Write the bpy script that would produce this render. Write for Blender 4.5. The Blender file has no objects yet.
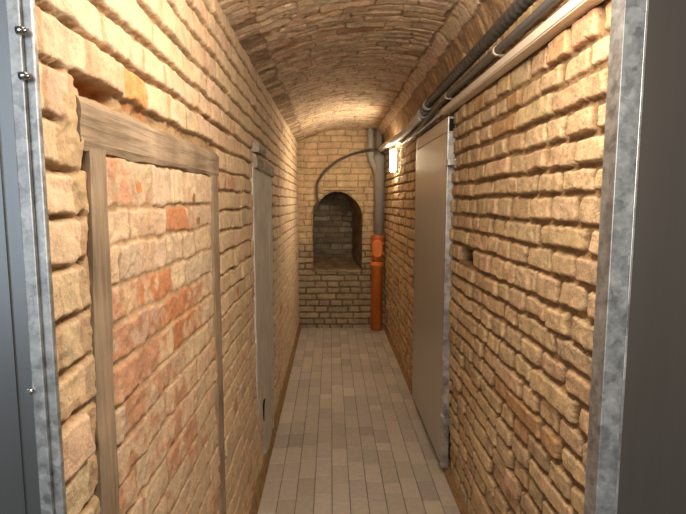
import bpy, bmesh, math, random
import numpy as np
from mathutils import Vector

rng = random.Random(7)
SC = bpy.context.scene
COL = SC.collection
XL, XR, YN, YB = -0.43, 0.70, 0.72, 6.63

# ------------------------------------------------------------------ camera
cam_d = bpy.data.cameras.new('camera')
cam = bpy.data.objects.new('camera', cam_d)
COL.objects.link(cam)
cam_d.sensor_width = 36.0
cam_d.lens = 505.0 / 686.0 * 36.0
cam_d.clip_start = 0.02
cam.location = (0, 0, 1.68)
cam.rotation_euler = (math.radians(90 - 6.2156), 0, math.radians(-1.3532))
SC.camera = cam
F, CX, CY, H = 505., 343., 257., 1.68
_a, _t = math.radians(1.3532), math.radians(6.2156)
_f = Vector((math.sin(_a)*math.cos(_t), math.cos(_a)*math.cos(_t), -math.sin(_t)))
_r = Vector((math.cos(_a), -math.sin(_a), 0))
_u = _r.cross(_f)


def on_x(px, py, X):
    d = _r*(px-CX)+_u*(CY-py)+_f*F
    return Vector((0, 0, H)) + d*(X/d.x)


def on_y(px, py, Y):
    d = _r*(px-CX)+_u*(CY-py)+_f*F
    return Vector((0, 0, H)) + d*(Y/d.y)


# ------------------------------------------------------------------ tagging
def tag(o, label=None, cat=None, group=None, kind=None):
    for k, v in (('label', label), ('category', cat), ('group', group), ('kind', kind)):
        if v:
            o[k] = v
    return o


def thing(name, label, cat, loc=(0, 0, 0), group=None):
    o = bpy.data.objects.new(name, None)
    COL.objects.link(o)
    o.empty_display_size = 0.05
    o.location = loc
    return tag(o, label, cat, group)


def link(name, me, mat, parent=None, smooth=False):
    o = bpy.data.objects.new(name, me)
    COL.objects.link(o)
    if mat:
        me.materials.append(mat)
    if smooth:
        me.shade_smooth()
    if parent:
        o.parent = parent
        o.matrix_parent_inverse.identity()
        o.location = -Vector(parent.location)   # every mesh is made in world space
        p = parent.parent
        if p:
            o.location = (0, 0, 0)
    return o


def bm_obj(name, bm, mat, parent=None, smooth=False):
    me = bpy.data.meshes.new(name)
    bm.normal_update()
    bm.to_mesh(me)
    bm.free()
    return link(name, me, mat, parent, smooth)


def box(bm, x0, x1, y0, y1, z0, z1, bev=0.0):
    r = bmesh.ops.create_cube(bm, size=1.0)
    vs = r['verts']
    for v in vs:
        v.co = Vector(((x0+x1)/2+v.co.x*(x1-x0), (y0+y1)/2+v.co.y*(y1-y0), (z0+z1)/2+v.co.z*(z1-z0)))
    if bev:
        es = list({e for v in vs for e in v.link_edges})
        bmesh.ops.bevel(bm, geom=es, offset=bev, segments=2, affect='EDGES', profile=0.6)


def cyl(bm, p0, p1, r0, r1=None, n=24):
    r1 = r0 if r1 is None else r1
    p0, p1 = Vector(p0), Vector(p1)
    d = p1-p0
    q = Vector((0, 0, 1)).rotation_difference(d.normalized())
    r = bmesh.ops.create_cone(bm, cap_ends=True, segments=n, radius1=r0, radius2=r1, depth=d.length)
    for v in r['verts']:
        v.co = q @ v.co + (p0+p1)/2
    for fc in {f for v in r['verts'] for f in v.link_faces}:
        fc.smooth = len(fc.verts) == 4


def lathe(bm, cx, cy, prof, n=28):
    rings = []
    for z, r in prof:
        rings.append([bm.verts.new((cx+r*math.cos(2*math.pi*i/n), cy+r*math.sin(2*math.pi*i/n), z)) for i in range(n)])
    for a, b in zip(rings, rings[1:]):
        for i in range(n):
            bm.faces.new((a[i], a[(i+1) % n], b[(i+1) % n], b[i])).smooth = True
    bm.faces.new(list(reversed(rings[0])))
    bm.faces.new(rings[-1])


def catmull(pts, step=0.02):
    P = [Vector(p) for p in pts]
    P = [P[0]*2-P[1]]+P+[P[-1]*2-P[-2]]
    out = []
    for i in range(1, len(P)-2):
        n = max(2, int((P[i+1]-P[i]).length/step))
        for k in range(n):
            t = k/n
            out.append(0.5*((2*P[i])+(P[i+1]-P[i-1])*t+(2*P[i-1]-5*P[i]+4*P[i+1]-P[i+2])*t*t
                            + (3*P[i]-P[i-1]-3*P[i+1]+P[i+2])*t**3))
    out.append(P[-2])
    return out


def tube(bm, pts, r, n=12, step=0.03, corr=0.0, pitch=0.008):
    if corr:
        step = pitch/4
    C = catmull(pts, step)
    up = Vector((0, 0, 1))
    rings = []
    for i, c in enumerate(C):
        t = (C[min(i+1, len(C)-1)]-C[max(i-1, 0)]).normalized()
        if abs(t.dot(up)) > 0.95:
            up = Vector((0, -1, 0)) if abs(t.y) < 0.9 else Vector((1, 0, 0))
        u = (up-t*t.dot(up)).normalized()
        w = t.cross(u)
        up = u
        rr = r*(1-corr*(0, .2, 1, .2)[i % 4]) if corr else r
        rings.append([bm.verts.new(c+(u*math.cos(2*math.pi*k/n)+w*math.sin(2*math.pi*k/n))*rr) for k in range(n)])
    for a, b in zip(rings, rings[1:]):
        for k in range(n):
            bm.faces.new((a[k], a[(k+1) % n], b[(k+1) % n], b[k])).smooth = True
    bm.faces.new(rings[0])
    bm.faces.new(list(reversed(rings[-1])))
    bmesh.ops.recalc_face_normals(bm, faces=bm.faces[:])


# ------------------------------------------------------------------ materials
def new_mat(name):
    m = bpy.data.materials.new(name)
    m.use_nodes = True
    nt = m.node_tree
    b = nt.nodes['Principled BSDF']
    return m, nt, b


def N(nt, typ, **kw):
    n = nt.nodes.new(typ)
    for k, v in kw.items():
        if k in n.inputs:
            n.inputs[k].default_value = v
        else:
            setattr(n, k, v)
    return n


def coords(nt, scale=(1, 1, 1)):
    tc = N(nt, 'ShaderNodeTexCoord')
    mp = N(nt, 'ShaderNodeMapping')
    mp.inputs['Scale'].default_value = scale
    nt.links.new(tc.outputs['Object'], mp.inputs['Vector'])
    return mp.outputs['Vector']


def masonry_mat(name, grain=160., bump=0.5, dist=0.004, rough=0.92, contrast=0.35):
    """colour comes from the per-brick colour attribute, broken up by fine grit"""
    m, nt, b = new_mat(name)
    L = nt.links.new
    at = N(nt, 'ShaderNodeAttribute')
    at.attribute_name = 'Col'
    v = coords(nt)
    n1 = N(nt, 'ShaderNodeTexNoise', Scale=grain, Detail=4.0, Roughness=0.65)
    n2 = N(nt, 'ShaderNodeTexNoise', Scale=grain/7, Detail=3.0, Roughness=0.6)
    L(v, n1.inputs['Vector'])
    L(v, n2.inputs['Vector'])
    ad = N(nt, 'ShaderNodeMath', operation='ADD')
    L(n1.outputs['Fac'], ad.inputs[0])
    L(n2.outputs['Fac'], ad.inputs[1])
    mr = N(nt, 'ShaderNodeMapRange')
    mr.inputs['From Min'].default_value = 0.75
    mr.inputs['From Max'].default_value = 1.25
    mr.inputs['To Min'].default_value = 1-contrast
    mr.inputs['To Max'].default_value = 1+contrast
    L(ad.outputs[0], mr.inputs['Value'])
    mx = N(nt, 'ShaderNodeVectorMath', operation='SCALE')
    L(at.outputs['Color'], mx.inputs[0])
    L(mr.outputs[0], mx.inputs['Scale'])
    L(mx.outputs[0], b.inputs['Base Color'])
    b.inputs['Roughness'].default_value = rough
    b.inputs['Specular IOR Level'].default_value = 0.15
    bp = N(nt, 'ShaderNodeBump', Strength=bump, Distance=dist)
    L(ad.outputs[0], bp.inputs['Height'])
    L(bp.outputs[0], b.inputs['Normal'])
    return m


def plain_mat(name, col, rough=0.5, metal=0.0, var=0.1, scale=20., bump=0.0, stretch=(1, 1, 1), spec=0.5):
    m, nt, b = new_mat(name)
    L = nt.links.new
    v = coords(nt, stretch)
    n = N(nt, 'ShaderNodeTexNoise', Scale=scale, Detail=5.0, Roughness=0.6)
    L(v, n.inputs['Vector'])
    cr = N(nt, 'ShaderNodeValToRGB')
    cr.color_ramp.elements[0].position = 0.3
    cr.color_ramp.elements[1].position = 0.7
    cr.color_ramp.elements[0].color = tuple(c*(1-var) for c in col)+(1,)
    cr.color_ramp.elements[1].color = tuple(min(1, c*(1+var)) for c in col)+(1,)
    L(n.outputs['Fac'], cr.inputs[0])
    L(cr.outputs[0], b.inputs['Base Color'])
    b.inputs['Roughness'].default_value = rough
    b.inputs['Metallic'].default_value = metal
    b.inputs['Specular IOR Level'].default_value = spec
    if bump:
        bp = N(nt, 'ShaderNodeBump', Strength=bump, Distance=0.004)
        L(n.outputs['Fac'], bp.inputs['Height'])
        L(bp.outputs[0], b.inputs['Normal'])
    return m


def galv_mat(name, base=(0.36, 0.385, 0.41), rough=0.5, scale=45.):
    """hot-dip zinc spangle: blotchy cells of differing brightness"""
    m, nt, b = new_mat(name)
    L = nt.links.new
    v = coords(nt)
    vo = N(nt, 'ShaderNodeTexVoronoi', Scale=scale)
    n = N(nt, 'ShaderNodeTexNoise', Scale=scale*0.9, Detail=4.0)
    L(v, n.inputs['Vector'])
    mix = N(nt, 'ShaderNodeMix', data_type='RGBA')
    mix.inputs[0].default_value = 0.025
    L(v, mix.inputs[6])
    L(n.outputs['Color'], mix.inputs[7])
    L(mix.outputs[2], vo.inputs['Vector'])
    sp = N(nt, 'ShaderNodeSeparateColor')
    L(vo.outputs['Color'], sp.inputs[0])
    n2 = N(nt, 'ShaderNodeTexNoise', Scale=scale*0.5, Detail=6.0, Roughness=0.7)
    L(v, n2.inputs['Vector'])
    ad = N(nt, 'ShaderNodeMath', operation='MULTIPLY_ADD')
    ad.inputs[1].default_value = 0.18
    L(sp.outputs[0], ad.inputs[0])
    L(n2.outputs['Fac'], ad.inputs[2])
    cr = N(nt, 'ShaderNodeValToRGB')
    e = cr.color_ramp.elements
    e[0].position = 0.38
    e[1].position = 0.82
    e[0].color = tuple(c*0.55 for c in base)+(1,)
    e[1].color = tuple(min(1, c*1.45) for c in base)+(1,)
    L(ad.outputs[0], cr.inputs[0])
    L(cr.outputs[0], b.inputs['Base Color'])
    b.inputs['Metallic'].default_value = 0.75
    mr = N(nt, 'ShaderNodeMapRange')
    mr.inputs['From Min'].default_value = 0.3
    mr.inputs['From Max'].default_value = 1.1
    mr.inputs['To Min'].default_value = rough-0.1
    mr.inputs['To Max'].default_value = rough+0.15
    L(ad.outputs[0], mr.inputs['Value'])
    L(mr.outputs[0], b.inputs['Roughness'])
    return m


def wood_mat(name, c0, c1, axis='y', bump=0.6):
    m, nt, b = new_mat(name)
    L = nt.links.new
    s = {'y': (30, 1.6, 30), 'z': (30, 30, 1.6)}[axis]
    v = coords(nt, s)
    n = N(nt, 'ShaderNodeTexNoise', Scale=2.2, Detail=7.0, Roughness=0.65, Distortion=0.6)
    L(v, n.inputs['Vector'])
    v2 = coords(nt)
    n2 = N(nt, 'ShaderNodeTexNoise', Scale=7.0, Detail=4.0)
    L(v2, n2.inputs['Vector'])
    ad = N(nt, 'ShaderNodeMath', operation='ADD')
    L(n.outputs['Fac'], ad.inputs[0])
    L(n2.outputs['Fac'], ad.inputs[1])
    cr = N(nt, 'ShaderNodeValToRGB')
    e = cr.color_ramp.elements
    e[0].position = 0.38
    e[1].position = 0.66
    e[0].color = c0+(1,)
    e[1].color = c1+(1,)
    hf = N(nt, 'ShaderNodeMath', operation='MULTIPLY')
    hf.inputs[1].default_value = 0.5
    L(ad.outputs[0], hf.inputs[0])
    L(hf.outputs[0], cr.inputs[0])
    L(cr.outputs[0], b.inputs['Base Color'])
    b.inputs['Roughness'].default_value = 0.85
    b.inputs['Specular IOR Level'].default_value = 0.2
    bp = N(nt, 'ShaderNodeBump', Strength=bump, Distance=0.004)
    L(n.outputs['Fac'], bp.inputs['Height'])
    L(bp.outputs[0], b.inputs['Normal'])
    return m


M_left = masonry_mat('left_wall_brick', 150., 0.6, 0.004, contrast=0.20)
M_right = masonry_mat('right_wall_brick', 120., 0.8, 0.006, contrast=0.30)
M_vault = masonry_mat('vault_brick', 90., 0.7, 0.006, contrast=0.35)
M_back = masonry_mat('back_wall_brick', 70., 0.5, 0.006, contrast=0.25)
M_floor = masonry_mat('floor_paver', 220., 0.12, 0.001, rough=0.75, contrast=0.10)
M_mortar = plain_mat('mortar_fillet', (0.30, 0.19, 0.10), 0.95, var=0.3, scale=25., bump=0.6, spec=0.1)
M_joint = plain_mat('paver_joint', (0.12, 0.095, 0.07), 0.95, spec=0.1)
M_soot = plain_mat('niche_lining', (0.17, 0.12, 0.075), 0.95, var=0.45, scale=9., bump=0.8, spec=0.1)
M_galv = galv_mat('galvanised_steel', scale=70.)
M_galv_far = galv_mat('galvanised_channel', (0.50, 0.51, 0.52), 0.4, 30.)
M_sheet = plain_mat('steel_sheet', (0.20, 0.183, 0.168), 0.36, 0.8, 0.05, 3., stretch=(12, 12, 0.6))
M_sheet_far = plain_mat('steel_door_sheet', (0.53, 0.52, 0.50), 0.33, 0.55, 0.05, 3., stretch=(12, 12, 0.6))
M_sheet_left = plain_mat('blue_grey_sheet', (0.21, 0.225, 0.24), 0.38, 0.85, 0.06, 2., stretch=(12, 12, 0.6))
M_bolt = plain_mat('bolt_zinc', (0.62, 0.63, 0.64), 0.25, 1.0)
M_timber_y = wood_mat('old_timber_lying', (0.20, 0.15, 0.105), (0.43, 0.34, 0.25), 'y', 1.0)
M_timber_z = wood_mat('old_timber_upright', (0.19, 0.145, 0.10), (0.39, 0.305, 0.22), 'z', 1.0)
M_grey_z = wood_mat('weathered_grey_board', (0.42, 0.395, 0.355), (0.64, 0.61, 0.56), 'z')
M_stub = wood_mat('weathered_grey_beam', (0.22, 0.185, 0.15), (0.44, 0.39, 0.33), 'y', 1.0)
M_pvc = plain_mat('grey_drain_plastic', (0.34, 0.33, 0.31), 0.45, var=0.06)
M_orange = plain_mat('orange_drain_plastic', (0.68, 0.20, 0.035), 0.5, var=0.12, scale=12.)
M_orange_d = plain_mat('orange_fitting_plastic', (0.56, 0.14, 0.03), 0.5, var=0.15, scale=12.)
M_foam = plain_mat('grey_pipe_insulation', (0.55, 0.53, 0.49), 0.6, var=0.06)
M_black = plain_mat('black_corrugated_plastic', (0.05, 0.047, 0.045), 0.32)
M_dark = plain_mat('dark_grey_conduit', (0.105, 0.10, 0.095), 0.42, var=0.1)
M_trunk = plain_mat('cream_trunking', (0.72, 0.63, 0.53), 0.5, var=0.05)
M_lgrey = plain_mat('light_grey_conduit', (0.42, 0.42, 0.43), 0.45, var=0.05)
M_cable = plain_mat('dark_brown_cable', (0.075, 0.06, 0.047), 0.6, var=0.2)
M_tie = plain_mat('pale_clip_plastic', (0.55, 0.5, 0.42), 0.5)
M_lamp = plain_mat('lamp_housing', (0.7, 0.68, 0.62), 0.5)
M_void = plain_mat('dark_gap', (0.02, 0.017, 0.014), 0.9, spec=0.1)


def emit_mat(name, col, strength):
    m, nt, b = new_mat(name)
    b.inputs['Base Color'].default_value = col+(1,)
    b.inputs['Emission Color'].default_value = col+(1,)
    b.inputs['Emission Strength'].default_value = strength
    return m


M_glow = emit_mat('lamp_glow', (1.0, 0.82, 0.58), 95.0)


# ------------------------------------------------------------------ noise
def _hash(ix, iy, seed):
    h = (ix.astype(np.int64)*374761393 + iy.astype(np.int64)*668265263 + seed*974634541) & 0xffffffff
    h = ((h ^ (h >> 13))*1274126177) & 0xffffffff
    h = (h ^ (h >> 16)) & 0xffffffff
    return h/4294967295.0*2-1


def vnoise(x, y, seed=0):
    x0, y0 = np.floor(x), np.floor(y)
    fx, fy = x-x0, y-y0
    fx, fy = fx*fx*(3-2*fx), fy*fy*(3-2*fy)
    a, b = _hash(x0, y0, seed), _hash(x0+1, y0, seed)
    c, d = _hash(x0, y0+1, seed), _hash(x0+1, y0+1, seed)
    return (a*(1-fx)+b*fx)*(1-fy)+(c*(1-fx)+d*fx)*fy


def fbm(x, y, seed=0, octv=4, gain=0.5):
    s, am, t = 0, 1.0, 0
    for k in range(octv):
        s = s+am*vnoise(x*2**k, y*2**k, seed+k*17)
        t += am
        am *= gain
    return s/t


def sstep(a, b, x):
    t = np.clip((x-a)/(b-a), 0, 1)
    return t*t*(3-2*t)


# ------------------------------------------------------------------ brick relief
class Relief:
    def __init__(s, us, vs, seed, mortar_h, mortar_c, warp=0.006, mortar_rough=0.003):
        s.us, s.vs, s.seed = np.asarray(us), np.asarray(vs), seed
        s.U, s.V = np.meshgrid(s.us, s.vs)
        s.wu = s.U+warp*fbm(s.U*9, s.V*9, seed+1, 3)
        s.wv = s.V+warp*0.8*fbm(s.U*7, s.V*7, seed+2, 3)
        s.edge = fbm(s.U*38, s.V*38, seed+3, 3)
        s.rough = fbm(s.U*40, s.V*40, seed+4, 3, 0.7)
        s.big = fbm(s.U*12, s.V*12, seed+5, 3)
        s.stain = fbm(s.U*5, s.V*5, seed+6, 4, 0.55)
        s.h = mortar_h+mortar_rough*s.rough+mortar_rough*s.big
        s.c = np.ones(s.U.shape+(3,))*np.array(mortar_c)*(1+0.18*s.big[..., None])

    def brick(s, u0, u1, v0, v1, h=0.0, c=(.5, .4, .3), r=0.012, ew=0.010, en=0.004, rough=0.002,
              tilt_u=0.0, tilt_v=0.0, patch=None, patch_at=0.1):
        pad = 0.03
        i0, i1 = np.searchsorted(s.us, [u0-pad, u1+pad])
        j0, j1 = np.searchsorted(s.vs, [v0-pad, v1+pad])
        if i1-i0 < 2 or j1-j0 < 2:
            return
        sl = (slice(j0, j1), slice(i0, i1))
        cu, cv, hu, hv = (u0+u1)/2, (v0+v1)/2, (u1-u0)/2, (v1-v0)/2
        r = min(r, hu*0.9, hv*0.9)
        pu, pv = s.wu[sl]-cu, s.wv[sl]-cv
        qx, qy = np.abs(pu)-hu+r, np.abs(pv)-hv+r
        sd = np.minimum(np.maximum(qx, qy), 0)+np.hypot(np.maximum(qx, 0), np.maximum(qy, 0))-r
        sd = sd+en*s.edge[sl]
        m = 1-sstep(-ew, ew*0.25, sd)
        top = h+rough*s.rough[sl]+rough*1.2*s.big[sl]+tilt_u*pu/max(hu, .01)+tilt_v*pv/max(hv, .01)
        hh = s.h[sl]
        s.h[sl] = hh*(1-m)+np.maximum(hh, top)*m if h > -0.05 else hh*(1-m)+top*m
        k = sstep(0.25, 0.75, m)[..., None]
        col = np.ones(k.shape[:2]+(3,))*np.array(c)
        if patch is not None:
            w = sstep(patch_at-0.12, patch_at+0.12, s.stain[sl]+0.35*s.edge[sl])[..., None]
            col = col*(1-w)+np.array(patch)*w
        s.c[sl] = s.c[sl]*(1-k)+col*k

    def mesh(s, name, mat, to_world, keep=None, flip=False):
        nv, nu = s.U.shape
        P = to_world(s.U, s.V, s.h).reshape(-1, 3)
        idx = np.arange(nv*nu).reshape(nv, nu)
        q = np.stack([idx[:-1, :-1], idx[:-1, 1:], idx[1:, 1:], idx[1:, :-1]], -1)
        if keep is not None:
            uc = (s.U[:-1, :-1]+s.U[1:, 1:])/2
            vc = (s.V[:-1, :-1]+s.V[1:, 1:])/2
            q = q[keep(uc, vc)]
        q = q.reshape(-1, 4)
        if flip:
            q = q[:, ::-1]
        used = np.zeros(nv*nu, bool)
        used[q.ravel()] = True
        remap = np.cumsum(used)-1
        q = remap[q]
        P = P[used]
        colr = np.clip(s.c.reshape(-1, 3)[used], 0.005, 0.95)
        me = bpy.data.meshes.new(name)
        me.vertices.add(len(P))
        me.vertices.foreach_set('co', np.ascontiguousarray(P, dtype=np.float32).ravel())
        nf = len(q)
        me.loops.add(nf*4)
        me.loops.foreach_set('vertex_index', np.ascontiguousarray(q, dtype=np.int32).ravel())
        me.polygons.add(nf)
        me.polygons.foreach_set('loop_start', np.arange(0, nf*4, 4, dtype=np.int32))
        me.update(calc_edges=True)
        a = me.attributes.new('Col', 'FLOAT_COLOR', 'POINT')
        rgba = np.ones((len(P), 4), np.float32)
        rgba[:, :3] = colr
        a.data.foreach_set('color', rgba.ravel())
        o = link(name, me, mat, smooth=True)
        return tag(o, kind='structure')


def geo(a, b, g, smax=0.03, first=None):
    out = [a]
    while out[-1] < b:
        out.append(out[-1]+min(smax, g*out[-1] if first is None else max(first, g*out[-1])))
    out[-1] = b
    return out


def fill(a, b, lens, r):
    """random brick joints between a and b"""
    out = []
    u = a
    while True:
        u += r.choice(lens)*r.uniform(0.9, 1.1)
        if u > b-0.07:
            break
        out.append(u)
    return out


def vary(c, r, k=0.12):
    f = 1+r.uniform(-k, k)
    return tuple(max(0.01, x*f*(1+r.uniform(-0.04, 0.04))) for x in c)


# ================================================================== RIGHT WALL
RC, RMO = (0.56, 0.41, 0.255), (0.25, 0.16, 0.085)
rows_r = [2.46, 2.375, 2.285, 2.195, 2.108, 2.03, 1.945, 1.860, 1.778, 1.703, 1.611, 1.53, 1.446, 1.352, 1.27, 1.19, 1.11,
          1.027, .945, .862, .78, .70, .615, .53, .45, .365, .28, .2, .115, .03, -.05]
meas_r = {2.195: [1.36, 1.52, 1.68, 1.84, 2.03], 2.108: [1.25, 1.41, 1.57, 1.74, 1.91], 2.03: [1.3, 1.63, 1.95],
          1.945: [1.36, 1.53, 1.67, 1.86, 2.04], 1.86: [1.30, 1.47, 1.65, 1.81, 1.99], 1.778: [1.35, 1.54, 1.72, 1.90],
          1.703: [1.28, 1.44, 1.61, 1.78, 1.98], 1.611: [1.37, 1.70, 2.05], 1.53: [1.28, 1.43, 1.60, 1.79, 1.97],
          1.446: [1.36, 1.53, 1.70, 1.89], 1.352: [1.29, 1.44, 1.61, 1.79, 1.95], 1.27: [1.2, 1.54, 1.87],
          1.19: [1.3, 1.47, 1.64, 1.82, 2.0]}
R = Relief(geo(YN, YB+0.02, 0.0040, 0.03), np.arange(-0.03, 2.47, 0.0042), 11, -0.017, RMO, warp=0.010, mortar_rough=.005)
rr = random.Random(5)
for k in range(len(rows_r)-1):
    t, b = rows_r[k], rows_r[k+1]
    if t in meas_r:
        js = meas_r[t]
        lead = fill(YN-0.1, js[0], [.15, .17, .3], rr)
        js = [j for j in lead if j < js[0]-0.08]+js
        js = js+fill(js[-1], YB+0.1, [.15, .155, .16, .17, .30], rr)
    else:
        js = fill(YN-rr.uniform(.02, .2), YB+0.1, [.15, .155, .16, .17, .31], rr)
    js = [YN-0.15]+js+[YB+0.2]
    for u0, u1 in zip(js, js[1:]):
        c = vary(RC, rr, 0.13)
        if rr.random() < .04:
            c = (0.50, 0.31, 0.16)
        if t > 2.12 and u0 < 1.65 and b > 2.1:        # broken red-tinged course under the trunking
            c = vary((0.55, 0.33, 0.20), rr, .1)
        g = rr.uniform(.0045, .008)
        gu = rr.uniform(.0075, .0125)
        R.brick(u0+gu, u1-gu, b+g*rr.uniform(1.0, 1.7), t-g*rr.uniform(.6, 1.1), rr.gauss(0, .0045), c,
                r=rr.uniform(.008, .018), ew=rr.uniform(.006, .011), en=rr.uniform(.003, .007), rough=rr.uniform(.002, .0045),
                tilt_v=rr.gauss(-.001, .0015), tilt_u=rr.gauss(0, .0015))
R.brick(2.50, 2.745, 1.358, 1.438, -0.10, (0.022, 0.015, 0.01), r=.010, ew=.006, en=.004)       # a missing brick
# shallow rebate that takes the steel door
R.h -= .055*((R.U > 2.955) & (R.U < 4.09) & (R.V < 2.185))
R.mesh('wall_right', M_right, lambda U, V, h: np.stack([XR-h+(0.028*(1-np.clip(V/1.0, 0, 1))), U, V], -1))

# ================================================================== LEFT WALL
LC, LMO = (0.61, 0.47, 0.325), (0.47, 0.34, 0.215)
REDC, PINK = (0.50, 0.235, 0.125), (0.52, 0.32, 0.21)
rows_l = [2.53, 2.452, 2.37, 2.288, 2.211, 2.13, 2.05, 1.973, 1.893, 1.808, 1.73, 1.648, 1.563, 1.48, 1.392, 1.31, 1.228, 1.145, 1.06,
          .98, .9, .815, .73, .65, .565, .48, .4, .315, .23, .15, .07, -.05]
rows_near = [1.973, 1.897, 1.811, 1.735, 1.657, 1.58, 1.49, 1.405, 1.322, 1.23, 1.15, 1.06, .975, .89, .805, .72, .635, .55, .465,
             .38, .295, .21, .125, .04, -.05]
rows_in = [1.775, 1.672, 1.598, 1.514, 1.434, 1.353, 1.268, 1.188, 1.103, 1.02, .93, .85, .765, .68, .6, .515, .43, .35, .265, .18, .1, .02, -.05]
rl = random.Random(12)
Lw = Relief(geo(YN, YB+0.02, 0.0036, 0.03, 0.003), np.arange(-0.03, 2.54, 0.0042), 31, -0.016, (.36, .245, .14), warp=0.012, mortar_rough=0.007)
inf_ = (Lw.U > .90) & (Lw.U < 1.9) & (Lw.V < 1.8)
Lw.h = np.where(inf_, Lw.h*.45, Lw.h)
Lw.c[inf_] = np.array((.42, .29, .175))*(1+.15*Lw.big[inf_])[:, None]


def strip(u0, u1, b, t, h, gap):
    Lw.brick(u0, u1, b, t-gap, h, vary(LMO, rl, .05), r=.004, ew=.008, en=.008, rough=.004)




def lbrick(u0, u1, b, t, c=None, h=None, patch=None, at=0.1, gap=.0075, **kw):
    g = rl.uniform(.0025, .005)
    a = dict(r=rl.uniform(.006, .014), ew=rl.uniform(.006, .011), en=rl.uniform(.003, .006),
             rough=rl.uniform(.0016, .0034), tilt_v=rl.gauss(-.0022, .0012), tilt_u=rl.gauss(0, .0015))
    a.update(kw)
    Lw.brick(u0+g, u1-g, b+.001, t-gap, rl.gauss(0, .0025) if h is None else h, c or vary(LC, rl, .08), patch=patch, patch_at=at, **a)


for k in range(len(rows_l)-1):                      # main bonding, above and beyond the old doorway
    t, b = rows_l[k], rows_l[k+1]
    start = YN-rl.uniform(.05, .25) if b > 1.88 else 1.95
    js = [start]+fill(start, YB+.1, [.145, .15, .155, .16, .28], rl)+[YB+.2]
    strip(start, YB+.2, b, t, -.002, .008 if b > 1.88 else .006)
    if abs(t-2.05) < .005:
        js = [YN-.1, 1.01, 1.22]+[j for j in fill(1.22, YB+.1, [.15, .155, .16], rl)]+[YB+.2]
    if abs(t-1.973) < .005:
        js = [YN-.1, .79, .93, 1.10, 1.225]+[j for j in fill(1.225, YB+.1, [.15, .155, .16], rl)]+[YB+.2]
    for u0, u1 in zip(js, js[1:]):
        kw = {}
        if abs(t-1.973) < .005 and abs(u0-1.10) < .01:
            kw = dict(c=(0.58, 0.29, 0.12), rough=.006, patch=(0.60, .36, .18), at=.15)
        if abs(t-1.973) < .005 and abs(u0-.93) < .01:
            kw = dict(h=.006, c=(.58, .40, .27))
        if t > 1.96 and u0 < 3.0 and 'h' not in kw:
            kw.setdefault('tilt_v', -.0038)           # courses lean out at their lower edge
        if rl.random() < .10 and not kw.get('c'):
            kw['patch'], kw['at'] = (0.50, .29, .17), .18
        if b < 1.88:
            kw.setdefault('tilt_v', rl.gauss(-.001, .001))
            kw['gap'] = .006
        lbrick(u0, u1, b, t, **kw)
for k in range(len(rows_near)-1):                   # narrow pier between the steel frame and the timber post
    t, b = rows_near[k], rows_near[k+1]
    if k == 0:
        continue
    strip(YN-.1, .91, b, t, -.002, .006)
    e = .885 + rl.uniform(-.015, .01)
    if k in (1, 6):
        lbrick(YN-.1, .79, b, t)
        lbrick(.795, e-.01, b, t, c=(.55, .38, .28) if k == 1 else None)
    elif k in (2, 12):
        lbrick(YN-.1, .83, b, t)
    else:
        lbrick(YN-.1, e-rl.uniform(0, .02), b, t, r=.012, rough=.003, gap=.006)
Lw.brick(.835, .90, 1.765, 1.868, .003, vary(LMO, rl, .05), r=.01, ew=.02, en=.012, rough=.006)
# broken-out pocket with red brick core above the lintel
Lw.brick(.885, 1.075, 1.868, 1.898, -0.05, (0.30, 0.12, 0.05), r=.010, ew=.010, en=.008, rough=.010)
Lw.brick(1.12, 1.25, 1.873, 1.895, -0.028, (0.34, 0.17, 0.08), r=.008, ew=.010, en=.008, rough=.008)
Lw.brick(1.26, 1.33, 1.867, 1.888, -0.018, (0.25, 0.16, 0.09), r=.008, ew=.010, en=.008, rough=.006)
for k in range(len(rows_in)-1):                     # infill of the old doorway
    t, b = rows_in[k], rows_in[k+1]
    off = rl.uniform(0, .2)
    js = [.93]+[j for j in fill(.93-off, 1.86, [.15, .16, .28, .30], rl) if j > 1.0]+[1.88]
    special = {1: [(.93, 1.10), (1.10, 1.34), (1.34, 1.55), (1.55, 1.86)],
               3: [(.93, 1.05), (1.05, 1.37), (1.37, 1.50), (1.50, 1.86)],
               4: [(.93, 1.25), (1.25, 1.42), (1.42, 1.62), (1.62, 1.86)],
               5: [(.93, 1.12), (1.12, 1.36), (1.36, 1.66), (1.66, 1.86)]}.get(k)
    reds = {1: [1.34], 3: [1.05], 4: [1.25, 1.42], 5: [1.36], 7: [9], 9: [9]}.get(k, [])
    strip(.955, 1.89, b, t, -.005, .007)
    for u0, u1 in (special or list(zip(js, js[1:]))):
        if any(abs(u0-x) < .01 for x in reds):
            c, p, at = REDC, (0.60, .42, .28), .10
        elif rl.random() < .36 + .025*k:
            c, p, at = vary((0.60, .455, .325), rl, .06), (0.52, .295, .19), rl.uniform(-.08, .14)
        else:
            c, p, at = vary((.61, .475, .34), rl, .05), (0.57, .41, .285), .2
        lbrick(max(u0, .972), u1, b, t, c=c, h=rl.gauss(-.003, .002), patch=p, at=at, rough=.0035, tilt_v=rl.gauss(0, .001), en=.007, gap=.006, ew=.005, r=.006)
Lw.brick(.895, .935, 1.735, 1.775, -0.05, (0.05, .035, .022), r=.01, ew=.012, en=.006)
Lw.brick(.955, .995, 1.748, 1.772, -0.05, (0.05, .035, .022), r=.01, ew=.012, en=.006)
for uu, vv in ((1.60, 1.69), (1.66, 1.62)):
    Lw.brick(uu-.022, uu+.022, vv-.017, vv+.017, -0.03, (0.30, .16, .08), r=.014, ew=.010, en=.008)
Lw.brick(1.145, 1.185, 1.70, 1.728, -0.004, (.55, .24, .10), r=.014, ew=.012, en=.012)
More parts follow.
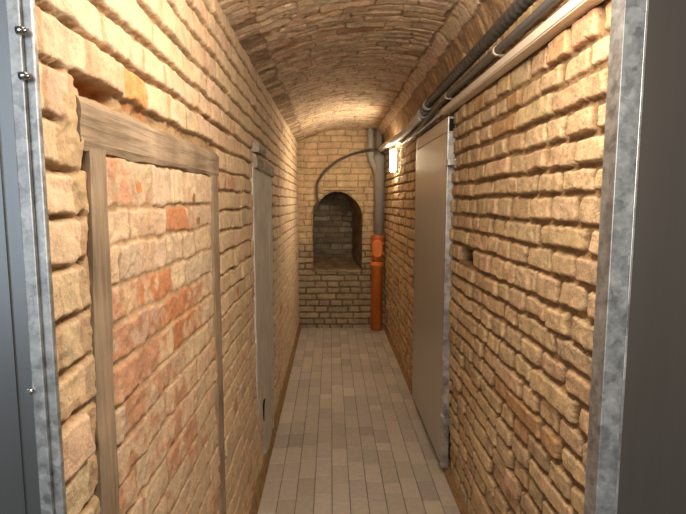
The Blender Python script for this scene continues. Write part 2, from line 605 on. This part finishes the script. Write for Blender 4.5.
# ragged open joint at the far side of the grey board
for z in np.arange(0.2, 1.9, 0.083):
    Lw.brick(3.72, 3.72+rl.uniform(.06, .13), z+.02, z+.02+rl.uniform(.03, .055), -0.06, (.06, .042, .028), r=.012, ew=.015, en=.010)
Lw.mesh('wall_left', M_left, lambda U, V, h: np.stack([XL+h, U, V], -1), flip=True)

# ================================================================== VAULT
prof = catmull([(-.455, 0, 2.435), (-.43, 0, 2.447), (-.33, 0, 2.487), (-.18, 0, 2.543), (0, 0, 2.592), (.2, 0, 2.618), (.4, 0, 2.617),
                (.575, 0, 2.592), (.645, 0, 2.52), (.70, 0, 2.405), (.735, 0, 2.33)], 0.005)
pa = np.array([(p.x, p.z) for p in prof])
ds = np.r_[0, np.cumsum(np.hypot(*np.diff(pa, axis=0).T))]
SMAX = ds[-1]
tg = np.gradient(pa, ds, axis=0)
tg /= np.linalg.norm(tg, axis=1)[:, None]
s_of_x = lambda x: float(np.interp(x, pa[:, 0], ds))
yv = list(np.arange(YN, 1.8, .02))+geo(1.8, YB+.02, .0034, .02)
V = Relief(np.arange(0, SMAX, .0055), yv, 51, -0.008, (0.30, .21, .135), warp=0.016, mortar_rough=.006)
V.h += .006*sstep(.75, .35, V.U/SMAX)
rv = random.Random(3)
VC = (0.56, .43, .31)
sA, sB, sC = s_of_x(-.33), s_of_x(.575), s_of_x(.645)
y = YN-.03
while y < YB+.05:
    w = rv.uniform(.060, .082)
    js = [-.05, sA*rv.uniform(.92, 1.05)]
    js += [j for j in fill(sA-rv.uniform(0, .2), sB, [.14, .22, .28, .29, .30], rv) if j > sA+.06]
    js += [sB+rv.uniform(-.008, .008)]
    for u0, u1 in zip(js, js[1:]):
        if u0 < sA-.02 and rv.random() < .5:
            continue
        g = rv.uniform(.001, .004)
        V.brick(u0+g, u1-g, y+g, y+w-g, rv.gauss(0, .0016), vary(VC, rv, .08), r=.006, ew=.005, en=.006, rough=.0028,
                tilt_v=rv.gauss(0, .0028), tilt_u=rv.gauss(0, .002),
                patch=(.36, .21, .13) if rv.random() < .15 else None)
    V.brick(sC+.004, SMAX+.05, y+.004, y+w-.004, rv.gauss(-.004, .004), vary((.36, .235, .13), rv, .15), r=.012, ew=.01, en=.006, rough=.004)
    y += w
y = YN-.05
while y < YB+.05:                                  # lengthwise course at the right haunch
    w = rv.choice([.14, .15, .28])
    V.brick(sB+.006, sC-.003, y+.003, y+w-.003, rv.gauss(.002, .003), vary(VC, rv, .12), r=.01, ew=.01, en=.006, rough=.0035)
    y += w
for i in range(70):                                # missing mortar: small pits
    u, yy = rv.uniform(sA, sB), rv.uniform(1.9, 6.5)
    V.brick(u, u+rv.uniform(.012, .03), yy, yy+rv.uniform(.010, .022), -.055, (.07, .045, .028), r=.006, ew=.008, en=.006)


def vault_world(U, Vv, h):
    x = np.interp(U, ds, pa[:, 0])
    z = np.interp(U, ds, pa[:, 1])
    tx = np.interp(U, ds, tg[:, 0])
    tz = np.interp(U, ds, tg[:, 1])
    return np.stack([x+tz*h, Vv, z-tx*h], -1)


V.mesh('ceiling', M_vault, vault_world, flip=True)

# ================================================================== BACK WALL + NICHE
NX0, NX1, NZ0, NZS, NZT, NY = -.238, .408, .786, 1.50, 1.815, YB+.55
ncx, nrx = (NX0+NX1)/2, (NX1-NX0)/2


def arch_top(x):
    t = np.clip(1-((x-ncx)/nrx)**2, 0, 1)
    return NZS+(NZT-NZS)*t**0.62


def in_niche(x, z, m=0.0):
    e = .008*fbm(x*11+3, z*11, 77, 3)
    return (x > NX0-m+e) & (x < NX1+m+e) & (z > NZ0-m) & (z < arch_top(x)+m+e)


B = Relief(np.arange(-.46, .75, .0062), np.arange(-.02, 2.68, .0062), 71, -.008, (.33, .23, .135), warp=.012, mortar_rough=.003)
rb = random.Random(8)
dk = sstep(1.25, .95, B.V+.1*B.big)[..., None]      # damp-blackened mortar in the lower courses
B.c = B.c*(1-dk)+np.array((.16, .12, .08))*dk
B.h = B.h-.006*dk[..., 0]
z = -.03
k = 0
while z < 2.7:
    w = rb.uniform(.078, .086)
    js = [-.6]+fill(-.6+(k % 2)*.1, .9, [.15, .16, .28, .29], rb)+[.9]
    for u0, u1 in zip(js, js[1:]):
        mz = z+w/2
        damp = 1-float(sstep(.80, 1.25, np.array(mz+rb.uniform(-.08, .08))))
        c0, c1 = np.array((.50, .37, .23)), np.array((.32, .255, .165))
        c = vary(tuple(c0*(1-damp)+c1*damp), rb, .10)
        g = rb.uniform(.003, .005) if mz > 1.1 else rb.uniform(.005, .008)
        B.brick(u0+g, u1-g, z+g, z+w-g, rb.gauss(0, .003), c, r=.012, ew=.010, en=.005, rough=.003)
    z += w
    k += 1
# rough plaster rim round the niche mouth, swelling a little
rim = np.exp(-((np.maximum(np.abs(B.U-ncx)/nrx-1, 0)*nrx/.05)**2))*(B.U > .2)*(B.V < 1.75)*(B.V > .75)
B.h = B.h+.018*rim*(1+.6*B.big)
B.mesh('wall_back', M_back, lambda U, Vv, h: np.stack([U, YB-h, Vv], -1), keep=lambda x, z: ~in_niche(x, z), flip=False)

# niche lining (jambs, arch soffit, sill) and its rear wall
xs = np.linspace(NX0, NX1, 60)
loop = [(NX0, zz) for zz in np.linspace(NZ0, arch_top(NX0+1e-6), 24)]+[(x, float(arch_top(x))) for x in xs[1:-1]] +\
       [(NX1, zz) for zz in np.linspace(float(arch_top(NX1-1e-6)), NZ0, 24)]+[(x, NZ0) for x in xs[::-1][1:-1]]
bm = bmesh.new()
rings = []
for j in range(24):
    yy = YB-.014+(NY-YB+.03)*j/23
    ring = []
    for (x, zz) in loop:
        n = .012*float(fbm(np.array(x*9+yy*7), np.array(zz*9-yy*3), 91, 3))
        dz = 0
        if abs(zz-NZ0) < .001:
            dz = .11*(yy-YB)/(NY-YB)+n*.6
        cxn, czn = x-ncx, zz-1.3
        f = 1+.0+n/max(.2, math.hypot(cxn, czn))-.0*(j/23)
        if x > ncx:
            cxn -= .112*(j/23)*(x-ncx)/nrx
        if j < 2:
            f *= 1.035-.015*j
        ring.append(bm.verts.new((ncx+cxn*f, yy, 1.3+czn*f+dz)))
    rings.append(ring)
for a, b in zip(rings, rings[1:]):
    for i in range(len(loop)):
        q = (a[i], b[i], b[(i+1) % len(loop)], a[(i+1) % len(loop)])
        bm.faces.new(q).smooth = True
bmesh.ops.recalc_face_normals(bm, faces=bm.faces[:])
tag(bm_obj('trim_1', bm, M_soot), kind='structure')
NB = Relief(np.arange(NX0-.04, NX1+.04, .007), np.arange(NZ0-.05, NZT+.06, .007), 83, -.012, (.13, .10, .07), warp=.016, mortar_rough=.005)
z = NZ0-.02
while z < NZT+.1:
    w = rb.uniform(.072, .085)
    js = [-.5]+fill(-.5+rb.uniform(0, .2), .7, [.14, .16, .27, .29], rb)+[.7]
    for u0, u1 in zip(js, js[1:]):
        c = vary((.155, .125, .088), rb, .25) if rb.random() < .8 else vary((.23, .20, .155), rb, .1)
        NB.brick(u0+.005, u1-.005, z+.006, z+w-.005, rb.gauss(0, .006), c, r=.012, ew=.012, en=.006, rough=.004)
    z += w
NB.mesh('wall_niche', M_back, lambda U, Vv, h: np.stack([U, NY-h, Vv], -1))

t = thing('iron_strip', 'thin rusty iron strip laid flat across the top of the arched niche', 'iron strip', (.08, YB-.02, 1.83))
bm = bmesh.new()
box(bm, -.09, .31, YB-.03, YB+.03, 1.822, 1.832, .002)
bm_obj('bar', bm, plain_mat('rusty_iron', (.17, .085, .045), .85, var=.3), t)

# ================================================================== FLOOR
rf = random.Random(21)
bm = bmesh.new()
cl = bm.verts.layers.float_color.new('Col')
FC = (0.49, 0.44, 0.385)
pitch = .1022
x = -.407
for ci in range(12):
    x0, x1 = x+ci*pitch, x+(ci+1)*pitch
    if ci == 11:
        x1 = .755
    yy = YN-.4+rf.uniform(0, .2)
    while yy < YB+.04:
        ln = .2045 if rf.random() < .86 else rf.choice([.1022, .15])
        y1 = min(yy+ln, YB+.05)
        v0 = len(bm.verts)
        dz = rf.gauss(0, .0006)
        c = np.array(FC)*(1+rf.gauss(0, .085))*np.array((1, 1+rf.gauss(0, .012), 1+rf.gauss(0, .03)))
        g, bv = .0016, .0035
        o = [(x0+g, yy+g), (x1-g, yy+g), (x1-g, y1-g), (x0+g, y1-g)]
        i = [(x0+g+bv, yy+g+bv), (x1-g-bv, yy+g+bv), (x1-g-bv, y1-g-bv), (x0+g+bv, y1-g-bv)]
        vo = [bm.verts.new((a, b, -.014)) for a, b in o]
        vm = [bm.verts.new((a, b, dz-.0026)) for a, b in o]
        vi = [bm.verts.new((a, b, dz)) for a, b in i]
        for v in vo+vm+vi:
            v[cl] = (*c, 1)
        bm.faces.new(vi)
        for k in range(4):
            bm.faces.new((vm[k], vm[(k+1) % 4], vi[(k+1) % 4], vi[k]))
            bm.faces.new((vo[k], vo[(k+1) % 4], vm[(k+1) % 4], vm[k]))
        yy += ln
bmesh.ops.recalc_face_normals(bm, faces=bm.faces[:])
tag(bm_obj('floor', bm, M_floor), kind='structure')
bm = bmesh.new()
box(bm, -.60, .90, YN-.5, YB+.1, -.05, -.006)
tag(bm_obj('floor_bed', bm, M_joint), kind='structure')

# rough mortar fillets where the walls meet the paving


def fillet(name, pts_fn, seed):
    bm = bmesh.new()
    prev = None
    n = 260
    for j in range(n+1):
        yy = YN-.02+(YB-YN+.03)*(j/n)**1.3
        a = float(fbm(np.array(yy*6), np.array(.5), seed, 4))
        b2 = float(fbm(np.array(yy*9), np.array(7.5), seed, 4))
        cur = [bm.verts.new(p) for p in pts_fn(yy, a, b2)]
        if prev:
            for q in range(len(cur)-1):
                bm.faces.new((prev[q], cur[q], cur[q+1], prev[q+1])).smooth = True
        prev = cur
    bmesh.ops.recalc_face_normals(bm, faces=bm.faces[:])
    tag(bm_obj(name, bm, M_mortar), kind='structure')


fillet('trim_2', lambda y, a, b: [(XL-.03, y, .085+.02*a), (XL+.006, y, .07+.015*a), (XL+.016+.006*b, y, .03+.008*b), (XL+.026+.003*b, y, .002), (XL+.03, y, -.012)], 5)
fillet('trim_3', lambda y, a, b: [(XR+.05, y, .05+.02*a), (XR+.022, y, .04+.015*a), (XR+.006+.006*b, y, .012+.006*b), (XR-.002+.004*b, y, .002), (XR-.004, y, -.012)], 9)


# ================================================================== OLD TIMBER DOOR FRAME (left wall)
def plank(bm, axis, a0, a1, b0, b1, x0, x1, seed, amp=.004, n=60, bend=0.0, taper=None):
    """rough-hewn beam; axis 'y' or 'z'; (b0,b1) its width, x0..x1 its thickness"""
    m = 14
    rings = []
    for j in range(n+1):
        t = j/n
        s = a0+(a1-a0)*t
        ring = []
        w0, w1 = (b0, b1) if taper is None else (b0+taper[0]*t, b1+taper[1]*t)
        pts = [(w0+(w1-w0)*q/m, x1) for q in range(m+1)]+[(w1, x0), (w0, x0)]
        for i, (w, xx) in enumerate(pts):
            nn = float(fbm(np.array(s*6.0), np.array(w*30.0), seed, 3))
            ne = float(fbm(np.array(s*8.0), np.array(i*2.2), seed+5, 3))
            edge = min(abs(w-w0), abs(w-w1))
            xr = xx+(amp*nn if xx == x1 else 0)-(.006*max(0, 1-edge/.012) if xx == x1 else 0)
            ww = w+(amp*1.2*ne if edge < 1e-6 else 0)+bend*math.sin(math.pi*t)
            ring.append(bm.verts.new((xr, s, ww) if axis == 'y' else (xr, ww, s)))
        rings.append(ring)
    k = len(rings[0])
    for a, b in zip(rings, rings[1:]):
        for i in range(k):
            bm.faces.new((a[i], a[(i+1) % k], b[(i+1) % k], b[i]))
    bm.faces.new(rings[0])
    bm.faces.new(rings[-1])
    bmesh.ops.recalc_face_normals(bm, faces=bm.faces[:])


t = thing('timber_frame', 'rough grey-brown timber door frame around the bricked-up opening in the left wall', 'door frame', (XL, 1.4, 0))
bm = bmesh.new()
plank(bm, 'y', .888, 1.96, 1.772, 1.862, XL-.06, XL+.006, 3, .005, 90)
bm_obj('lintel', bm, M_timber_y, t)
bm = bmesh.new()
plank(bm, 'z', -.01, 1.775, .838, .948, XL-.06, XL+.006, 6, .004, 120, taper=(.088, .038))
bm_obj('post', bm, M_timber_z, t)
bm = bmesh.new()
plank(bm, 'z', -.01, 1.775, 1.835, 1.945, XL-.06, XL+.004, 8, .004, 120)
bm_obj('post', bm, M_timber_z, t)

# ================================================================== GREY BOARD + BEAM STUB
t = thing('boarded_panel', 'tall weathered grey board panel set upright in the left wall, its foot worn away', 'panel', (XL, 3.2, 0))
bm = bmesh.new()
n, m = 90, 26
grid = []
for j in range(n+1):
    z = .05+(1.875-.05)*j/n
    row = []
    w = float(sstep(.75, .05, np.array(z)))
    y0 = 2.80+.30*w**1.5+.012*float(fbm(np.array(z*7), np.array(1.), 4, 3))
    y1 = 3.66-.10*w+.012*float(fbm(np.array(z*9), np.array(4.), 14, 3))
    for i in range(m+1):
        yy = y0+(y1-y0)*i/m
        xx = XL+.009+.004*float(fbm(np.array(yy*9), np.array(z*4), 41, 3))-.004*(i in (0, m))
        if i in (20,):
            xx -= .022*float(sstep(1.0, 1.1, np.array(z)))*float(sstep(1.85, 1.75, np.array(z)))
        row.append(bm.verts.new((xx, yy, z)))
    row.insert(0, bm.verts.new((XL-.02, y0, z)))
    row.append(bm.verts.new((XL-.02, y1, z)))
    grid.append(row)
for a, b in zip(grid, grid[1:]):
    for i in range(len(a)-1):
        bm.faces.new((a[i], a[i+1], b[i+1], b[i]))
bm.faces.new(grid[0])
bm.faces.new(grid[-1])
bmesh.ops.recalc_face_normals(bm, faces=bm.faces[:])
bm_obj('board', bm, M_grey_z, t)
bm = bmesh.new()
p = [(2.99, .445), (3.02, .455), (3.075, .45), (3.04, .42), (3.012, .33), (3.0, .40)]
f0 = [bm.verts.new((XL+.014, a, b)) for a, b in p]
f1 = [bm.verts.new((XL+.0, a, b)) for a, b in p]
bm.faces.new(f0)
for i in range(len(p)):
    bm.faces.new((f0[i], f0[(i+1) % 6], f1[(i+1) % 6], f1[i]))
bmesh.ops.recalc_face_normals(bm, faces=bm.faces[:])
bm_obj('split', bm, M_void, t)

t = thing('beam_stub', 'short broken end of a grey wooden beam sticking out over the boarded panel', 'beam', (XL, 3.1, 1.9))
bm = bmesh.new()
plank(bm, 'y', 2.84, 3.12, 1.958, 2.008, XL-.05, XL+.040, 23, .008, 24)
bm_obj('upper_piece', bm, M_stub, t)
bm = bmesh.new()
plank(bm, 'y', 2.82, 3.66, 1.872, 1.945, XL-.05, XL+.024, 29, .008, 40, taper=(-.02, -.02))
bm_obj('lower_piece', bm, M_stub, t)

# ================================================================== FAR STEEL DOOR (right wall)
t = thing('metal_door', 'tall grey sheet-steel door closed flush along the right brick wall', 'door', (.67, 3.5, .05))
DX = .676
bm = bmesh.new()
box(bm, DX, DX+.035, 2.985, 4.04, .06, 2.085, .003)
leaf = bm_obj('door_leaf', bm, M_sheet_far, t)
bm = bmesh.new()
box(bm, DX+.006, DX+.034, 2.985, 4.04, 2.092, 2.175, .002)
bm_obj('header_panel', bm, M_sheet_far, t)
bm = bmesh.new()
box(bm, DX-.004, DX+.042, 2.945, 2.980, .045, 2.165, .003)
bm_obj('edge_channel', bm, M_galv_far, t)
bm = bmesh.new()
box(bm, DX+.004, DX+.036, 2.941, 2.9449, 2.085, 2.155)
bm_obj('channel_slot', bm, M_void, t)
bm = bmesh.new()
box(bm, DX+.002, DX+.042, 4.045, 4.08, .045, 2.165, .003)
bm_obj('edge_channel', bm, M_galv_far, t)
for zz in (1.905, .37):
    bm = bmesh.new()
    box(bm, DX-.010, DX+.006, 2.885, 2.96, zz-.018, zz+.018, .003)
    box(bm, DX+.0, DX+.05, 2.885, 2.897, zz-.018, zz+.018, .003)
    cyl(bm, (DX+.015, 2.878, zz), (DX+.015, 2.888, zz), .008, n=6)
    bm_obj('hinge', bm, M_galv_far, t)

# ================================================================== NEAR STEEL FRAMES either side of the camera
Y0 = .70
t = thing('metal_partition', 'steel sheet panel with spangled galvanised edge post at the right foreground', 'metal panel', (.5, Y0, 0))
bm = bmesh.new()
box(bm, .394, .4235, Y0, Y0+.034, -.005, 2.3, .0012)
bm_obj('edge_post', bm, M_galv, t)
bm = bmesh.new()
box(bm, .4275, .98, Y0+.003, Y0+.014, -.005, 2.3)
bm_obj('sheet', bm, M_sheet, t)
bm = bmesh.new()
box(bm, .4235, .4275, Y0+.0005, Y0+.010, -.005, 2.3, .0008)
bm_obj('sheet_lip', bm, M_galv_far, t)

t = thing('metal_door_frame', 'blue-grey steel sheet with bolted galvanised edge at the left foreground', 'metal panel', (-.45, Y0, 0))
bm = bmesh.new()
box(bm, -.4235, -.4065, Y0, Y0+.03, -.005, 2.3, .0015)
bm_obj('edge_post', bm, M_galv, t)
bm = bmesh.new()
box(bm, -.4065, -.3935, Y0+.006, Y0+.016, -.005, 2.3, .002)
bm_obj('edge_flange', bm, M_galv, t)
bm = bmesh.new()
box(bm, -.90, -.4235, Y0+.004, Y0+.014, -.005, 2.3)
for xx in (-.447,):
    box(bm, xx-.0012, xx+.0012, Y0+.001, Y0+.006, -.005, 2.3)
bm_obj('sheet', bm, M_sheet_left, t)
for (px, py) in ((24.5, 32), (27.5, 77)):
    q = on_y(px, py, Y0)
    bm = bmesh.new()
    cyl(bm, (q.x-.006, q.y-.006, q.z), (q.x+.003, q.y-.006, q.z), .0055, .0055, 12)
    cyl(bm, (q.x+.003, q.y-.006, q.z), (q.x+.0085, q.y-.006, q.z), .0042, .003, 12)
    bm_obj('bolt', bm, M_bolt, t)
q = on_y(31, 391, Y0)
bm = bmesh.new()
cyl(bm, (q.x, Y0+.005, q.z), (q.x, Y0-.004, q.z), .0058, .0058, 14)
cyl(bm, (q.x, Y0-.004, q.z), (q.x, Y0-.008, q.z), .0045, .003, 14)
bm_obj('bolt', bm, M_bolt, t)

# ================================================================== DRAIN PIPES (back right corner)
GX, GY = .620, 6.54
t = thing('drain_pipe', 'grey plastic drain pipe with a branch running down the back right corner', 'pipe', (GX, GY, 1.26))
bm = bmesh.new()
lathe(bm, GX, GY, [(1.257, .064), (2.16, .064), (2.165, .070), (2.27, .070), (2.275, .060), (2.33, .046)])
bm_obj('main_pipe', bm, M_pvc, t)
bm = bmesh.new()
lathe(bm, GX-.003, GY, [(2.33, .044), (2.62, .044)])
bm_obj('vent_stub', bm, M_pvc, t)
bm = bmesh.new()
tube(bm, [(GX-.108, GY+.02, 2.63), (GX-.108, GY+.02, 2.45), (GX-.108, GY+.02, 2.30), (GX-.10, GY+.015, 2.225), (GX-.055, GY, 2.13), (GX-.01, GY, 2.06)], .044, 18, .03)
bm_obj('branch', bm, M_pvc, t)
bm = bmesh.new()
lathe(bm, GX-.108, GY+.02, [(2.27, .050), (2.275, .052), (2.36, .052), (2.365, .046)])
bm_obj('collar', bm, M_pvc, t)

OX = .600
t = thing('sewer_pipe', 'orange plastic sewer pipe standing on the floor under the grey drain pipe', 'pipe', (OX, GY, 0))
bm = bmesh.new()
lathe(bm, OX, GY, [(-.005, .078), (.84, .078), (.845, .087), (.90, .087), (.905, .080)])
bm_obj('riser', bm, M_orange, t)
bm = bmesh.new()
lathe(bm, OX+.006, GY, [(.905, .066), (.95, .066), (.97, .080), (1.19, .080), (1.205, .086), (1.25, .086), (1.255, .070)])
fit = bm_obj('inspection_fitting', bm, M_orange_d, t)
bm = bmesh.new()
cv = [(OX-.006+.066*math.copysign(abs(math.cos(a))**.7, math.cos(a)), 1.085+.115*math.copysign(abs(math.sin(a))**.7, math.sin(a))) for a in np.linspace(0, 2*math.pi, 28, endpoint=False)]
f0 = [bm.verts.new((a, GY-.078, b)) for a, b in cv]
f1 = [bm.verts.new((a, GY-.098, b)) for a, b in cv]
f2 = [bm.verts.new((OX-.006+(a-OX+.006)*.85, GY-.104, 1.085+(b-1.085)*.9)) for a, b in cv]
for A_, B_ in ((f0, f1), (f1, f2)):
    for i in range(28):
        bm.faces.new((A_[i], A_[(i+1) % 28], B_[(i+1) % 28], B_[i]))
bm.faces.new(f2)
bmesh.ops.recalc_face_normals(bm, faces=bm.faces[:])
bm_obj('cover', bm, M_orange, t)
for sx in (-1, 1):
    for zz in (1.02, 1.15):
        bm = bmesh.new()
        box(bm, OX-.006+sx*.074-.012, OX-.006+sx*.074+.012, GY-.096, GY-.06, zz-.016, zz+.016, .003)
        bm_obj('lug', bm, M_orange_d, t)

# ================================================================== PIPES AND CABLES (upper right)
t = tag(None or bpy.data.objects.new('insulated_pipe', None), 'pale grey insulated pipe along the upper right wall, nearest the back', 'pipe')
COL.objects.link(t)
bm = bmesh.new()
tube(bm, [(.618, 6.33, 2.328), (.619, 6.1, 2.324), (.622, 5.7, 2.312), (.622, 4.8, 2.275), (.62, 4.1, 2.258), (.62, 3.52, 2.268)], .032, 16, .06)
bm_obj('sleeve', bm, M_foam, t)
for i, yy in enumerate((3.50, 3.42, 3.33)):
    bm = bmesh.new()
    cyl(bm, (.62, yy, 2.272+.01*i), (.62, yy-.05, 2.276+.01*i), .036-.002*i, n=18)
    bm_obj('clamp', bm, M_pvc if i != 1 else M_dark, t)

t = thing('corrugated_conduit', 'thick black corrugated conduit running under the vault on the right', 'conduit', (.62, 2, 2.3))
bm = bmesh.new()
tube(bm, [(.62, 3.272, 2.298), (.622, 2.9, 2.308), (.62, 2.2, 2.312), (.618, 1.6, 2.318), (.618, 1.1, 2.322), (.618, .74, 2.325)], .0265, 16, corr=.24, pitch=.044)
bm_obj('hose', bm, M_black, t)

t = thing('smooth_conduit', 'dark grey smooth conduit running just below the black corrugated conduit', 'conduit', (.645, 2, 2.26))
bm = bmesh.new()
tube(bm, [(.640, 4.6, 2.205), (.640, 3.9, 2.205), (.640, 3.4, 2.222), (.644, 3.0, 2.260), (.646, 2.4, 2.264), (.645, 1.6, 2.262), (.645, .74, 2.262)], .0155, 14, .08)
bm_obj('tube', bm, M_dark, t)
for yy in (2.02, 2.85):
    bm = bmesh.new()
    cyl(bm, (.646, yy-.009, 2.263), (.646, yy+.009, 2.263), .0185, n=16)
    box(bm, .655, .700, yy-.009, yy+.009, 2.242, 2.249)
    bm_obj('clip', bm, M_tie, t)

t = thing('cable_trunking', 'straight cream cable trunking fixed along the top of the right brick wall', 'trunking', (.68, 2, 2.22))
bm = bmesh.new()
box(bm, .660, .7065, .74, 3.07, 2.196, 2.234, .003)
bm_obj('duct', bm, M_trunk, t)
bm = bmesh.new()
box(bm, .656, .662, .74, 3.07, 2.201, 2.229, .002)
bm_obj('cover', bm, M_trunk, t)

t = thing('wall_conduit', 'thin light grey conduit above the steel door, between trunking and lamp', 'conduit', (.68, 4, 2.22))
bm = bmesh.new()
tube(bm, [(.682, 5.15, 2.275), (.680, 4.5, 2.225), (.676, 3.9, 2.222), (.676, 3.078, 2.220)], .0155, 14, .08)
bm_obj('tube', bm, M_lgrey, t)

t = thing('armoured_cable', 'dark cable curving across the back wall down to the edge of the arched niche', 'cable', (.3, 6.58, 2.1))
pts = [Vector((.655, 5.6, 2.262)), on_y(385, 154.0, 6.27), on_y(379, 150.5, 6.40), on_y(371, 150.2, 6.45), on_y(363.7, 151.5, 6.56), on_y(354, 153.8, 6.595), on_y(346, 157, 6.595),
       on_y(338, 161, 6.595), on_y(330.8, 166.5, 6.595), on_y(325, 171.5, 6.595), on_y(320.6, 177.5, 6.595), on_y(317.8, 183, 6.595),
       on_y(316.8, 189, 6.595), on_y(317.2, 197, 6.595), on_y(317.8, 203, 6.59), Vector((-.218, 6.60, 1.55))]
pts = [Vector((min(p.x, .655 if i else .66), p.y, p.z)) for i, p in enumerate(pts)]
bm = bmesh.new()
tube(bm, pts, .0165, 12, .02, corr=.08, pitch=.02)
bm_obj('sheath', bm, M_cable, t)

# ================================================================== WALL LAMP
t = thing('wall_lamp', 'small glowing wall lamp high on the right wall near the back corner', 'lamp', (.67, 5.4, 2.12))
bm = bmesh.new()
box(bm, .672, .705, 5.28, 5.54, 1.995, 2.235, .008)
bm_obj('housing', bm, M_lamp, t)
bm = bmesh.new()
box(bm, .638, .674, 5.295, 5.525, 2.005, 2.225, .012)
bm_obj('diffuser', bm, M_glow, t)
bm = bmesh.new()
tube(bm, [(.690, 5.41, 2.23), (.690, 5.38, 2.265), (.688, 5.22, 2.278), (.683, 5.14, 2.275)], .007, 8, .02)
bm_obj('lead', bm, M_cable, t)


# ================================================================== LIGHT
def area(name, loc, target, size, power, col, sy=None):
    d = bpy.data.lights.new(name, 'AREA')
    d.shape = 'RECTANGLE'
    d.size, d.size_y = size, sy or size
    d.energy = power
    d.color = col
    o = bpy.data.objects.new(name, d)
    COL.objects.link(o)
    o.location = loc
    o.rotation_euler = (Vector(target)-Vector(loc)).to_track_quat('-Z', 'Y').to_euler()
    return o


def point(name, loc, power, col, rad=.06):
    d = bpy.data.lights.new(name, 'POINT')
    d.energy = power
    d.color = col
    d.shadow_soft_size = rad
    o = bpy.data.objects.new(name, d)
    COL.objects.link(o)
    o.location = loc
    return o


WARM = (1.0, .88, .71)
point('lamp_near', (.27, 1.02, 2.36), 47.0, WARM, .12)
area('daylight_left', (-1.5, -1.1, 1.9), (-.2, 1.0, 1.4), 1.2, 12.0, (.80, .90, 1.0), 1.6)
area('cellar_room_lamp', (.05, -1.6, 2.1), (.12, 4.0, 1.6), 1.0, 46.0, (1.0, .88, .72), .8)

w = bpy.data.worlds.new('World')
SC.world = w
w.use_nodes = True
bg = w.node_tree.nodes['Background']
bg.inputs['Color'].default_value = (.62, .60, .58, 1)
bg.inputs['Strength'].default_value = 0.11

SC.view_settings.view_transform = 'Standard'
SC.view_settings.look = 'None'
SC.view_settings.gamma = 1.0
SC.view_settings.use_curve_mapping = False
SC.view_settings.exposure = 0.22
